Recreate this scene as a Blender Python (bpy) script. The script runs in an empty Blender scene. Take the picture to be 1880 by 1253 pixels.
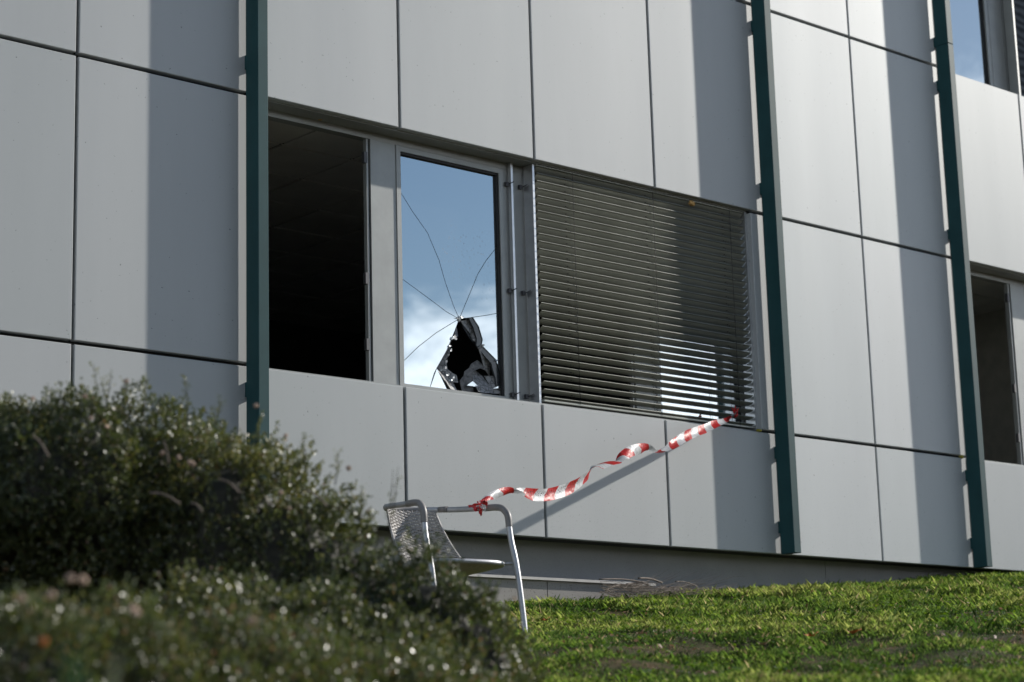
import bpy, math, random
import numpy as np
from mathutils import Vector, Matrix, noise as mnoise

random.seed(7)
rng = np.random.default_rng(11)
scene = bpy.context.scene
COL = scene.collection

# ------------------------------------------------------------------ camera
# World: X runs along the facade, Y goes into the building (facade face Y=0), Z up, eye level z=0
FPX, YAW, PITCH, ROLL = 3760.57, 0.732668, 0.204831, -0.028627
CAM = Vector((-5.73684, -10.0889, 0.0))
FW = Vector((math.sin(YAW)*math.cos(PITCH), math.cos(YAW)*math.cos(PITCH), math.sin(PITCH)))
R0 = Vector((math.cos(YAW), -math.sin(YAW), 0)); U0 = R0.cross(FW)
RT = R0*math.cos(ROLL)+U0*math.sin(ROLL); UP = U0*math.cos(ROLL)-R0*math.sin(ROLL)
cd = bpy.data.cameras.new('camera'); cam = bpy.data.objects.new('camera', cd); COL.objects.link(cam)
M3 = Matrix((RT, UP, -FW)).transposed()
cam.matrix_world = Matrix.Translation(CAM) @ M3.to_4x4()
cd.sensor_width = 36; cd.lens = FPX/1880*36; cd.clip_start = .05; cd.clip_end = 2000
cd.dof.use_dof = True; cd.dof.focus_distance = 12.3; cd.dof.aperture_fstop = 2.6
scene.camera = cam

# ------------------------------------------------------------------ light
SD = Vector((4.4, -1.0, 2.2)).normalized()          # direction towards the sun
ELEV = math.asin(SD.z); AZ = math.atan2(SD.x, SD.y)
SUN, SKY, EXPO = 4.7, 0.086, 0.16
sl = bpy.data.lights.new('sun', 'SUN'); sl.energy = SUN; sl.angle = math.radians(.65); sl.color = (1, .95, .88)
so = bpy.data.objects.new('sun', sl); COL.objects.link(so); so.rotation_euler = SD.to_track_quat('Z', 'Y').to_euler()
so.location = (20, -10, 20)
world = bpy.data.worlds.new('World'); scene.world = world; world.use_nodes = True
wn = world.node_tree; wn.nodes.clear()
def wnode(t, **k):
    n = wn.nodes.new(t)
    for a, b in k.items(): setattr(n, a, b)
    return n
sky = wnode('ShaderNodeTexSky', sky_type='NISHITA', sun_disc=False, sun_elevation=ELEV, sun_rotation=AZ)
sky.air_density = 1.1; sky.dust_density = .35; sky.ozone_density = 2.2
tc = wnode('ShaderNodeTexCoord'); sep = wnode('ShaderNodeSeparateXYZ'); wn.links.new(tc.outputs['Generated'], sep.inputs[0])
def wmath(op, a, b=None):
    n = wnode('ShaderNodeMath', operation=op)
    for i, v in enumerate((a, b)):
        if v is None: continue
        if isinstance(v, (int, float)): n.inputs[i].default_value = v
        else: wn.links.new(v, n.inputs[i])
    return n.outputs[0]
zz = wmath('MAXIMUM', sep.outputs[2], 0.0)
za = wmath('ADD', zz, .30)
cx = wmath('DIVIDE', sep.outputs[0], za); cy = wmath('DIVIDE', sep.outputs[1], za)
cmb = wnode('ShaderNodeCombineXYZ'); wn.links.new(cx, cmb.inputs[0]); wn.links.new(cy, cmb.inputs[1])
cn = wnode('ShaderNodeTexNoise'); cn.inputs['Scale'].default_value = 4.2; cn.inputs['Detail'].default_value = 9; cn.inputs['Roughness'].default_value = .56
cn.inputs['Distortion'].default_value = .4
wn.links.new(cmb.outputs[0], cn.inputs['Vector'])
# more cloud towards the horizon
band = wnode('ShaderNodeMapRange'); band.inputs[1].default_value = .17; band.inputs[2].default_value = .245
band.inputs[3].default_value = .30; band.inputs[4].default_value = -.12; wn.links.new(sep.outputs[2], band.inputs[0])
cs = wmath('ADD', cn.outputs[0], band.outputs[0])
cr = wnode('ShaderNodeMapRange'); cr.interpolation_type = 'SMOOTHSTEP'
cr.inputs[1].default_value = .47; cr.inputs[2].default_value = .72; cr.inputs[3].default_value = 0; cr.inputs[4].default_value = .92
wn.links.new(cs, cr.inputs[0])
mixc = wnode('ShaderNodeMixRGB'); wn.links.new(cr.outputs[0], mixc.inputs[0]); wn.links.new(sky.outputs[0], mixc.inputs[1])
mixc.inputs[2].default_value = (19.5, 20.2, 21.2, 1)
bg = wnode('ShaderNodeBackground'); bg.inputs[1].default_value = SKY; wn.links.new(mixc.outputs[0], bg.inputs[0])
wo = wnode('ShaderNodeOutputWorld'); wn.links.new(bg.outputs[0], wo.inputs[0])
vs = scene.view_settings; vs.view_transform = 'Standard'; vs.look = 'None'; vs.exposure = EXPO; vs.gamma = 1; vs.use_curve_mapping = False

# ------------------------------------------------------------------ helpers
def ray(px, py): return FW + RT*((px-940)/FPX) - UP*((py-626.5)/FPX)
def W(px, py, Y=0.0):
    """point of the place seen at a photograph pixel, on the vertical plane Y"""
    d = ray(px, py); t = (Y-CAM.y)/d.y; return CAM + d*t
def WD(px, py, depth): return CAM + ray(px, py)*depth

def tag(o, label=None, cat=None, group=None, kind=None):
    if label: o['label'] = label
    if cat: o['category'] = cat
    if group: o['group'] = group
    if kind: o['kind'] = kind
    return o
def empty(name, loc=(0, 0, 0)):
    o = bpy.data.objects.new(name, None); COL.objects.link(o); o.location = loc; o.empty_display_size = .2; return o
def link(name, me, mat, parent=None):
    o = bpy.data.objects.new(name, me); COL.objects.link(o)
    if mat is not None and len(me.materials) == 0: me.materials.append(mat)
    if parent is not None:
        o.parent = parent
        if parent.type == 'EMPTY' or parent.location.length > 0:
            p = parent; off = Vector((0, 0, 0))
            while p is not None: off += p.location; p = p.parent
            o.location = -off
    return o
class MB:
    def __init__(s): s.v = []; s.f = []; s.sm = []
    def box(s, a, b, bev=0.0):
        (x0, y0, z0), (x1, y1, z1) = a, b
        n = len(s.v)
        if bev <= 0:
            s.v += [(x0,y0,z0),(x1,y0,z0),(x1,y1,z0),(x0,y1,z0),(x0,y0,z1),(x1,y0,z1),(x1,y1,z1),(x0,y1,z1)]
            for f in ((0,3,2,1),(4,5,6,7),(0,1,5,4),(1,2,6,5),(2,3,7,6),(3,0,4,7)): s.f.append(tuple(n+i for i in f)); s.sm.append(False)
        else:   # front (low Y) edges bevelled
            e = bev
            s.v += [(x0,y1,z0),(x1,y1,z0),(x1,y1,z1),(x0,y1,z1),(x0,y0+e,z0),(x1,y0+e,z0),(x1,y0+e,z1),(x0,y0+e,z1),
                    (x0+e,y0,z0+e),(x1-e,y0,z0+e),(x1-e,y0,z1-e),(x0+e,y0,z1-e)]
            for f in ((0,3,2,1),(0,1,5,4),(1,2,6,5),(2,3,7,6),(3,0,4,7),(4,5,9,8),(5,6,10,9),(6,7,11,10),(7,4,8,11),(8,9,10,11)):
                s.f.append(tuple(n+i for i in f)); s.sm.append(False)
        return s
    def prism(s, pts, Y0, Y1):   # polygon in XZ extruded along Y; pts list of (x,z)
        if sum(pts[i][0]*pts[(i+1) % len(pts)][1]-pts[(i+1) % len(pts)][0]*pts[i][1] for i in range(len(pts))) < 0: pts = pts[::-1]
        n = len(s.v); m = len(pts)
        s.v += [(x, Y0, z) for x, z in pts] + [(x, Y1, z) for x, z in pts]
        s.f.append(tuple(range(n, n+m))); s.f.append(tuple(range(n+2*m-1, n+m-1, -1)))
        for i in range(m): j = (i+1) % m; s.f.append((n+i, n+m+i, n+m+j, n+j))
        s.sm += [False]*(m+2); return s
    def tube(s, pts, rad, sides=8, cap=True):
        pts = [Vector(p) for p in pts]; m = len(pts)
        if not hasattr(rad, '__len__'): rad = [rad]*m
        n = len(s.v); ref = None
        for i, p in enumerate(pts):
            t = (pts[min(i+1, m-1)]-pts[max(i-1, 0)]).normalized()
            if ref is None: ref = Vector((0, 0, 1)) if abs(t.z) < .9 else Vector((1, 0, 0))
            a = (ref - t*ref.dot(t)).normalized(); ref = a; b = t.cross(a)
            for k in range(sides):
                th = 2*math.pi*k/sides; s.v.append(tuple(p+(a*math.cos(th)+b*math.sin(th))*rad[i]))
        for i in range(m-1):
            for k in range(sides):
                k2 = (k+1) % sides
                s.f.append((n+i*sides+k, n+i*sides+k2, n+(i+1)*sides+k2, n+(i+1)*sides+k)); s.sm.append(True)
        if cap:
            s.f.append(tuple(n+k for k in range(sides-1, -1, -1))); s.f.append(tuple(n+(m-1)*sides+k for k in range(sides))); s.sm += [False, False]
        return s
    def poly(s, pts):
        n = len(s.v); s.v += [tuple(p) for p in pts]; s.f.append(tuple(range(n, n+len(pts)))); s.sm.append(False); return s
    def build(s, name, mat, parent=None):
        me = bpy.data.meshes.new(name); me.from_pydata(s.v, [], s.f); me.polygons.foreach_set('use_smooth', s.sm); me.update()
        return link(name, me, mat, parent)
def box(name, mat, parent, a, b, bev=0.0): return MB().box(a, b, bev).build(name, mat, parent)
def smooth_path(pts, n=8):
    P = [Vector(p) for p in pts]; out = []
    for i in range(len(P)-1):
        p0 = P[max(i-1, 0)]; p1 = P[i]; p2 = P[i+1]; p3 = P[min(i+2, len(P)-1)]
        for k in range(n):
            t = k/n; out.append(.5*((2*p1)+(p2-p0)*t+(2*p0-5*p1+4*p2-p3)*t*t+(3*p1-p0-3*p2+p3)*t**3))
    out.append(P[-1]); return out

# ------------------------------------------------------------------ materials
class N:
    def __init__(s, name):
        s.m = bpy.data.materials.new(name); s.m.use_nodes = True; s.t = s.m.node_tree
        s.b = s.t.nodes['Principled BSDF']; s.out = s.t.nodes['Material Output']
    def n(s, t, **k):
        x = s.t.nodes.new(t)
        for a, b in k.items(): setattr(x, a, b)
        return x
    def l(s, a, b): s.t.links.new(a, b)
    def coord(s, which='Object', scale=(1, 1, 1)):
        c = s.n('ShaderNodeTexCoord'); m = s.n('ShaderNodeMapping'); m.inputs['Scale'].default_value = scale
        s.l(c.outputs[which], m.inputs[0]); return m.outputs[0]
    def geo(s, scale=(1, 1, 1)):
        c = s.n('ShaderNodeNewGeometry'); m = s.n('ShaderNodeMapping'); m.inputs['Scale'].default_value = scale
        s.l(c.outputs['Position'], m.inputs[0]); return m.outputs[0]
    def noise(s, vec, sc, det=4, rough=.5, dist=0):
        x = s.n('ShaderNodeTexNoise'); x.inputs['Scale'].default_value = sc; x.inputs['Detail'].default_value = det
        x.inputs['Roughness'].default_value = rough; x.inputs['Distortion'].default_value = dist; s.l(vec, x.inputs['Vector']); return x.outputs[0]
    def ramp(s, fac, stops):
        r = s.n('ShaderNodeValToRGB'); s.l(fac, r.inputs[0]); e = r.color_ramp.elements
        while len(e) < len(stops): e.new(.5)
        for i, (p, c) in enumerate(stops): e[i].position = p; e[i].color = (*c, 1) if hasattr(c, '__len__') else (c, c, c, 1)
        return r.outputs[0]
    def mul(s, a, b, f=1.0):
        x = s.n('ShaderNodeMixRGB', blend_type='MULTIPLY'); x.inputs[0].default_value = f; s.l(a, x.inputs[1]); s.l(b, x.inputs[2]); return x.outputs[0]
    def mix(s, f, a, b):
        x = s.n('ShaderNodeMixRGB')
        s.l(f, x.inputs[0])
        for i, v in ((1, a), (2, b)):
            if hasattr(v, 'name'): s.l(v, x.inputs[i])
            else: x.inputs[i].default_value = (*v, 1)
        return x.outputs[0]
    def bump(s, h, st, dist=.01):
        x = s.n('ShaderNodeBump'); x.inputs['Strength'].default_value = st; x.inputs['Distance'].default_value = dist; s.l(h, x.inputs['Height'])
        s.l(x.outputs[0], s.b.inputs['Normal']); return x
    def set(s, base=None, rough=None, metal=None, spec=None, **k):
        i = s.b.inputs
        if base is not None:
            if hasattr(base, 'name'): s.l(base, i['Base Color'])
            else: i['Base Color'].default_value = (*base, 1)
        if rough is not None: i['Roughness'].default_value = rough
        if metal is not None: i['Metallic'].default_value = metal
        if spec is not None: i['Specular IOR Level'].default_value = spec
        return s
def simple(name, base, rough=.5, metal=0, spec=.5, var=.15, sc=8, bump=0):
    m = N(name); v = m.geo(); nz = m.noise(v, sc, 5, .6)
    c = m.ramp(nz, [(.3, tuple(x*(1-var) for x in base)), (.7, tuple(min(1, x*(1+var)) for x in base))])
    m.set(c, rough, metal, spec)
    if bump: m.bump(m.noise(v, sc*12, 3), bump, .002)
    return m.m
def panel_material(g=1.0):
    m = N('panel_coated_metal'); v = m.geo()
    big = m.noise(m.geo((1, 1, .08)), 1.6, 1, .3)
    oi = m.n('ShaderNodeObjectInfo')
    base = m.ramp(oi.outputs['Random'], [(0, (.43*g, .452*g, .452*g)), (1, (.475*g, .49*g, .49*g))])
    st = m.ramp(m.noise(m.geo((1, 1, .18)), 3.5, 5, .6), [(.35, .965), (.65, 1.0)])
    c = m.mul(base, st)
    sp = m.ramp(m.noise(v, 42, 2, .5), [(.71, 1.0), (.74, .4)])           # small dirt specks
    c = m.mul(c, sp, .8)
    low = m.n('ShaderNodeSeparateXYZ'); m.l(v, low.inputs[0])
    dr = m.n('ShaderNodeMapRange'); dr.inputs[1].default_value = 1.5; dr.inputs[2].default_value = 2.3; m.l(low.outputs[2], dr.inputs[0])
    fine = m.ramp(m.noise(v, 110, 2, .5), [(.66, 1.0), (.70, .45)])
    mx = m.n('ShaderNodeMixRGB'); m.l(dr.outputs[0], mx.inputs[0]); m.l(fine, mx.inputs[1]); mx.inputs[2].default_value = (1, 1, 1, 1)
    c = m.mul(c, mx.outputs[0], .7)
    m.set(c, .50, .14, .25)
    m.bump(big, .10, .06)
    return m.m
M = {}
M['panel'] = panel_material()
M['back'] = simple('dark_backing_wall', (.045, .047, .045), .8)
M['fin'] = simple('teal_painted_steel', (.020, .070, .075), .55, 0, .2, .12, 5)
M['frame'] = simple('aluminium_window_frame', (.30, .31, .30), .42, .35, .5, .08, 6)
M['rail'] = simple('bare_aluminium', (.62, .63, .64), .3, .85, .5, .1, 10)
M['gasket_and_shade'] = simple('black_rubber_and_shade', (.012, .012, .013), .6)  # rubber parts, and the black strips that draw the panes' inset shade
M['bracket'] = simple('weathered_bracket_steel', (.10, .10, .105), .5, .6)
M['slat'] = simple('blind_slat_lacquer', (.36, .37, .33), .33, .25, .5, .1, 4)
M['cord'] = simple('black_cord', (.02, .02, .022), .8)
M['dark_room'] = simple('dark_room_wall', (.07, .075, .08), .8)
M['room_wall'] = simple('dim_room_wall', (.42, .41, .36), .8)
M['tile'] = simple('ceiling_tile_offwhite', (.62, .60, .57), .9, var=.12, sc=2)  # ordinary white ceiling tile, faintly mottled
M['tile2'] = simple('ceiling_tile_plain', (.62, .61, .56), .9, var=.1, sc=2)
M['tube'] = simple('brushed_aluminium_tube', (.46, .47, .48), .46, .6, .5, .12, 30)
M['sleeve'] = simple('taupe_plastic_sleeve', (.22, .21, .20), .45, .0, .5, .15, 20)
M['wicker'] = simple('grey_beige_wicker', (.40, .38, .36), .45, .0, .5, .2, 60)
M['twig'] = simple('dry_twig_bark', (.15, .12, .095), .8, var=.4, sc=20)
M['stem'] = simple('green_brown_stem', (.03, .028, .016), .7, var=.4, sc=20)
def glass_mat(name, refl, tint=(.88, .96, 1.0), rough=0.0, body=(.5, .53, .52)):
    m = N(name); t = m.t; t.nodes.remove(m.b)
    g = m.n('ShaderNodeBsdfGlossy'); g.inputs['Roughness'].default_value = rough; g.inputs['Color'].default_value = (*tint, 1)
    tr = m.n('ShaderNodeBsdfTransparent'); tr.inputs[0].default_value = (*body, 1)
    mx = m.n('ShaderNodeMixShader')
    # reflectivity rises towards grazing like a coated double glazing
    lw = m.n('ShaderNodeFresnel'); lw.inputs[0].default_value = 1.5
    a = m.n('ShaderNodeMath', operation='ADD'); a.inputs[1].default_value = refl; m.l(lw.outputs[0], a.inputs[0]); a.use_clamp = True
    m.l(a.outputs[0], mx.inputs[0]); m.l(tr.outputs[0], mx.inputs[1]); m.l(g.outputs[0], mx.inputs[2])
    # dusty film and dried splashes
    v = m.geo(); d = m.n('ShaderNodeBsdfDiffuse'); d.inputs[0].default_value = (.6, .62, .63, 1)
    vo = m.n('ShaderNodeTexVoronoi'); vo.inputs['Scale'].default_value = 34; m.l(v, vo.inputs[0]); sp = m.ramp(vo.outputs[0], [(.14, .30), (.24, .12), (.34, 0.0)])
    ds = m.n('ShaderNodeVectorMath', operation='DISTANCE'); m.l(v, ds.inputs[0]); ds.inputs[1].default_value = (3.17, .19, 3.42)
    dn = m.n('ShaderNodeMath', operation='MULTIPLY_ADD'); m.l(m.noise(v, 9, 3), dn.inputs[0]); dn.inputs[1].default_value = .7; m.l(ds.outputs['Value'], dn.inputs[2])
    ms = m.ramp(dn.outputs[0], [(.42, 1.0), (.66, 0.0)])
    f = m.mul(sp, ms); m2 = m.n('ShaderNodeMixShader'); ad = m.n('ShaderNodeMath', operation='ADD'); ad.inputs[1].default_value = .02
    m.l(f, ad.inputs[0]); m.l(ad.outputs[0], m2.inputs[0]); m.l(mx.outputs[0], m2.inputs[1]); m.l(d.outputs[0], m2.inputs[2])
    m.l(m2.outputs[0], m.out.inputs[0]); return m.m
M['glass'] = glass_mat('coated_window_glass', .60)
M['smoky'] = simple('smoky_shattered_film', (.11, .105, .10), .5, 0, .6, .85, 40)
def crazed():
    m = N('crazed_glass_film'); v = m.geo()
    vo = m.n('ShaderNodeTexVoronoi', feature='DISTANCE_TO_EDGE'); vo.inputs['Scale'].default_value = 26; m.l(v, vo.inputs[0])
    c = m.ramp(vo.outputs[0], [(0, .10), (.035, .14), (.07, .42)])
    c2 = m.mul(c, m.ramp(m.noise(v, 30, 4), [(.3, .5), (.7, 1.0)]))
    m.set(c2, .6, .0, .4); m.bump(m.noise(v, 45, 3), .5, .006); return m.m
M['crazed'] = crazed()
M['shard_edge'] = simple('broken_glass_edge', (.05, .055, .06), .25, .2, .8)
M['silver'] = simple('silvery_shattered_glass', (.42, .45, .46), .34, .3, .6, .6, 60, .5)
def concrete(name, base, speck):
    m = N(name); v = m.geo()
    c = m.ramp(m.noise(v, 3, 6, .6), [(.3, tuple(x*.85 for x in base)), (.7, base)])
    c = m.mul(c, m.ramp(m.noise(v, 90, 2), [(.28, .55 if speck else .8), (.40, 1.0)]))
    m.set(c, .85, 0, .3); m.bump(m.noise(v, 60, 4), .3, .004); return m.m
M['plinth'] = concrete('plinth_render', (.31, .31, .31), False)
M['plinth_low'] = concrete('plinth_concrete', (.36, .34, .32), True)
M['trim'] = simple('light_trim_strip', (.55, .53, .5), .5)
M['foam'] = simple('yellow_foam_remnant', (.42, .25, .08), .9, bump=.6)
M['moss'] = simple('yellow_lichen', (.38, .33, .04), .9, bump=.6)
def leafmat(name, stops, rough=.35, trans=.25, spec=.5):
    m = N(name); a = m.n('ShaderNodeAttribute'); a.attribute_name = 'tint'
    c = m.ramp(a.outputs['Fac'], stops); m.set(c, rough, 0, spec)
    tr = m.n('ShaderNodeBsdfTranslucent'); hs = m.n('ShaderNodeHueSaturation'); hs.inputs['Value'].default_value = 1.5; hs.inputs['Saturation'].default_value = 1.15
    m.l(c, hs.inputs['Color']); m.l(hs.outputs[0], tr.inputs[0])
    mx = m.n('ShaderNodeMixShader'); mx.inputs[0].default_value = trans
    m.l(m.b.outputs[0], mx.inputs[1]); m.l(tr.outputs[0], mx.inputs[2]); m.l(mx.outputs[0], m.out.inputs[0]); return m.m
M['bush'] = leafmat('small_glossy_leaf', [(0, (.035, .048, .018)), (.5, (.095, .115, .035)), (.86, (.24, .22, .065)), (.95, (.17, .11, .05)), (1, (.26, .16, .11))], .42, .30, .9)
M['hedge'] = leafmat('groundcover_leaf', [(0, (.035, .05, .018)), (.5, (.075, .10, .028)), (.84, (.16, .16, .05)), (.95, (.2, .12, .065)), (1, (.34, .2, .13))], .34, .34, 1.0)
M['grass'] = leafmat('grass_blade', [(0, (.05, .095, .026)), (.5, (.135, .215, .055)), (.85, (.28, .35, .10)), (1, (.44, .36, .23))], .42, .5, .4)
M['weed'] = leafmat('clover_leaf', [(0, (.06, .13, .02)), (1, (.17, .25, .04))], .35, .35, .5)
M['petal'] = simple('white_petal', (.7, .66, .66), .6)
M['seed'] = simple('dry_flower_head', (.38, .27, .20), .8, var=.3, sc=40)
M['orange'] = simple('orange_autumn_leaf', (.50, .14, .02), .6, var=.3, sc=40)
M['brownleaf'] = simple('tan_fallen_leaf', (.33, .20, .12), .6, var=.3, sc=40)
def ground_mat():
    m = N('lawn_soil'); v = m.geo()
    c = m.ramp(m.noise(v, 2.2, 7, .65), [(.32, (.05, .06, .02)), (.5, (.085, .07, .028)), (.62, (.22, .13, .075))])
    c = m.mul(c, m.ramp(m.noise(v, 40, 5, .6), [(.25, .6), (.7, 1.0)]))
    m.set(c, .95, 0, .2); m.bump(m.noise(v, 30, 5, .7), .7, .03); return m.m
M['ground'] = ground_mat()
def tape_mat():
    m = N('barrier_tape_plastic'); uv = m.n('ShaderNodeUVMap'); uv.uv_map = 'UVMap'; s = m.n('ShaderNodeSeparateXYZ'); m.l(uv.outputs[0], s.inputs[0])
    def mt(op, a, b):
        x = m.n('ShaderNodeMath', operation=op)
        for i, q in enumerate((a, b)):
            if isinstance(q, (int, float)): x.inputs[i].default_value = q
            else: m.l(q, x.inputs[i])
        return x.outputs[0]
    a = mt('ADD', s.outputs[0], mt('MULTIPLY', s.outputs[1], .11)); fr = mt('FRACT', mt('DIVIDE', a, .35), 0); f = mt('GREATER_THAN', fr, .5)
    c = m.mix(f, (.80, .81, .83), (.66, .025, .025))
    # scuffed black print and algae smears along part of the band
    wv = m.n('ShaderNodeCombineXYZ'); m.l(mt('MULTIPLY', s.outputs[0], 55), wv.inputs[0]); m.l(mt('MULTIPLY', s.outputs[1], 5), wv.inputs[1])
    nz = m.noise(wv.outputs[0], 1.4, 3, .6)
    mid = mt('LESS_THAN', mt('ABSOLUTE', mt('SUBTRACT', s.outputs[1], .62), 0), .17)
    al = mt('MULTIPLY', mt('GREATER_THAN', s.outputs[0], 3.55), mt('LESS_THAN', s.outputs[0], 4.75))
    k = mt('MULTIPLY', mt('MULTIPLY', mt('GREATER_THAN', nz, .56), mid), al)
    c = m.mix(k, c, (.05, .045, .04))
    dz = m.ramp(m.noise(m.geo(), 25, 4), [(.35, .75), (.6, 1.0)]); c = m.mul(c, dz)
    m.set(c, .34, 0, .5)
    wr = m.n('ShaderNodeCombineXYZ'); m.l(mt('MULTIPLY', s.outputs[0], 30), wr.inputs[0]); m.l(mt('MULTIPLY', s.outputs[1], 1.5), wr.inputs[1])
    m.bump(m.noise(wr.outputs[0], 1.3, 4), .7, .012)
    tr = m.n('ShaderNodeBsdfTranslucent'); m.l(c, tr.inputs[0]); mx = m.n('ShaderNodeMixShader'); mx.inputs[0].default_value = .4
    m.l(m.b.outputs[0], mx.inputs[1]); m.l(tr.outputs[0], mx.inputs[2]); m.l(mx.outputs[0], m.out.inputs[0])
    return m.m
M['tape'] = tape_mat()
M['red'] = simple('red_tape_plastic', (.55, .02, .02), .25, 0, .6, .3, 50, .5)
M['white'] = simple('white_tape_plastic', (.75, .75, .76), .25, 0, .6, .1, 50, .5)
def screen_mat():
    m = N('woven_screen_fabric'); v = m.geo()
    wv = m.n('ShaderNodeTexWave', wave_type='BANDS', bands_direction='Z'); wv.inputs['Scale'].default_value = 4.2; wv.inputs['Distortion'].default_value = 6.5
    wv.inputs['Detail'].default_value = 2; wv.inputs['Detail Scale'].default_value = .9; m.l(v, wv.inputs[0])
    c = m.ramp(wv.outputs[1], [(0, (.02, .025, .032)), (1, (.055, .065, .08))]); m.set(c, 1.0, .0, .0); return m.m
M['screen'] = screen_mat()

# ------------------------------------------------------------------ ground
def gnd(u, o):
    """height of the lawn: u along the facade, o distance out from it"""
    uu = u if u < 9 else 9+3*(1-math.exp(-(u-9)/3))
    uu = uu if uu > -12 else -12
    oo = o if o < 11 else 11+4*(1-math.exp(-(o-11)/4))
    oo = max(oo, -1)
    n = mnoise.noise(Vector((u*.7, o*.7, 3.1)))*.05 + mnoise.noise(Vector((u*2.3, o*2.3, 7.7)))*(.030+.02*min(1, max(0, o/3))) + mnoise.noise(Vector((u*5.5, o*5.5, 1.7)))*.012
    if o < .4: n *= max(0, o/.4)
    return .775+.075*uu-.095*oo+n
xs = np.concatenate([np.linspace(-120, -9, 24), np.linspace(-8.8, 14, 300), np.linspace(15, 140, 24)])
os_ = np.concatenate([np.array([.3, .26, .17])*-1, np.linspace(-.1, 10, 160), np.linspace(10.4, 20, 20), np.linspace(24, 220, 24)])
V = [(float(x), -float(o), gnd(x, o)) for o in os_ for x in xs]
nx = len(xs); F = [(j*nx+i, (j+1)*nx+i, (j+1)*nx+i+1, j*nx+i+1) for j in range(len(os_)-1) for i in range(nx-1)]
me = bpy.data.meshes.new('ground'); me.from_pydata(V, [], F); me.polygons.foreach_set('use_smooth', [True]*len(F)); me.update()
tag(link('ground', me, M['ground']), kind='structure')

# ------------------------------------------------------------------ building
B = empty('office_building', (3.6, 0, .8))
tag(B, 'office building with grey metal cladding panels, dark teal vertical fins and broken windows', 'building')
MOD = 1.2; ZB, Z1, Z2, Z3, Z4, Z5 = 1.503, 2.422, 4.136, 5.850, 7.564, 9.278
RC = .17                                   # window recess
bays = [(-5, -1, 'w'), (-1, 1, 's'), (1, 5, 'w'), (5, 7, 's'), (7, 11, 'w'), (11, 13, 's')]
GAP = .0105
M['panel_sun_bright'] = panel_material(1.18)  # lighter base colour stands in for stronger sun on this bay
def panel(k, z0, z1, x0=None, x1=None, y=0.0):
    a = k*MOD+GAP if x0 is None else x0; b = (k+1)*MOD-GAP if x1 is None else x1
    dy = random.uniform(-.0012, .0012)
    o = MB().box((a, y+dy, z0+.012), (b, y+.045, z1-.012), .004).build('cladding_panel', M['panel_sun_bright' if k in (5, 6) else 'panel'], B)
    o['kind_of'] = 'panel'; del o['kind_of']
    return o
for k0, k1, kind in bays:
    for k in range(k0, k1):
        panel(k, ZB-.014, Z1); panel(k, Z2, Z3); panel(k, Z4, Z5)
        if kind == 's': panel(k, Z1, Z2); panel(k, Z3, Z4)
    x0, x1 = k0*MOD, k1*MOD
    if kind == 's':
        box('backing_wall', M['back'], B, (x0, .06, ZB), (x1, .30, Z5))
    else:
        for (a, b) in ((ZB, Z1-.004), (Z2+.004, Z3-.004), (Z4+.004, Z5)):
            box('backing_wall', M['back'], B, (x0, .06, a), (x1, .30, b))
        for (za, zb) in ((Z1, Z2), (Z3, Z4)):          # narrow filler panels beside the windows
            MB().box((x1-.15, .001, za+.014), (x1-GAP, .17, zb-.014), .004).build('filler_panel', M['panel'], B)
            MB().box((x0+GAP, .012, za+.014), (x0+.12, .17, zb-.014), .004).build('filler_panel', M['panel'], B)
        # folded metal soffit and sill
        box('soffit', M['frame'], B, (x0+.122, .046, Z2+.002), (x1-.152, .30, Z2+.02))
        box('sill', M['frame'], B, (x0+.122, .046, Z1-.016), (x1-.152, .30, Z1+.006))
        box('soffit', M['frame'], B, (x0+.122, .046, Z4+.002), (x1-.152, .30, Z4+.02))
        box('sill', M['frame'], B, (x0+.122, .046, Z3-.016), (x1-.152, .30, Z3+.006))
# outer shell: side walls, back and roof of the block
box('side_wall', M['back'], B, (-6.0, .31, .0), (-5.8, 9, Z5)); box('side_wall', M['back'], B, (15.4, .31, 0), (15.6, 9, Z5))
box('rear_wall', M['back'], B, (-5.8, 8.8, 0), (15.4, 9, Z5)); box('roof', M['back'], B, (-6.0, .05, Z5+.01), (15.6, 9, Z5+.3))
# floor slabs between storeys
box('floor_slab', M['dark_room'], B, (-5.79, .31, 1.2), (15.39, 8.79, 1.6)); box('floor_slab', M['dark_room'], B, (-5.79, .31, 4.5), (15.39, 8.79, 5.1))
# plinth
for a, b in ((-6, -2.3), (-2.29, .60), (.606, 2.74), (2.748, 6.74), (6.748, 10.7), (10.706, 15.6)):
    box('plinth_slab', M['plinth'], B, (a, .21, .2), (b, .30, ZB+.02))
for a, b in ((-6, -2.3), (-2.292, .30), (.308, 3.72), (3.728, 6.2)):
    box('plinth_base_slab', M['plinth_low'], B, (a, .14, .0), (b, .209, 1.225))
box('trim_strip', M['trim'], B, (-6, .112, 1.228), (4.75, .209, 1.246))
# teal fins
for k in (-5, -1, 1, 5, 7, 11, 13):
    u = k*MOD
    f = MB().box((u-.038, -.155, ZB-.006), (u+.038, -.025, 6.012), .003).build('vertical_fin', M['fin'], B)
    MB().box((u-.038, -.155, 6.016), (u+.038, -.025, Z5), .003).build('vertical_fin', M['fin'], B)
    for z in (1.70, 2.265, 4.335, 5.665, 6.06, 7.4, 7.78):
        MB().box((u-.03, -.026, z-.045), (u+.03, .0+.002, z+.045)).build('fin_bracket', M['fin'], B)
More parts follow.
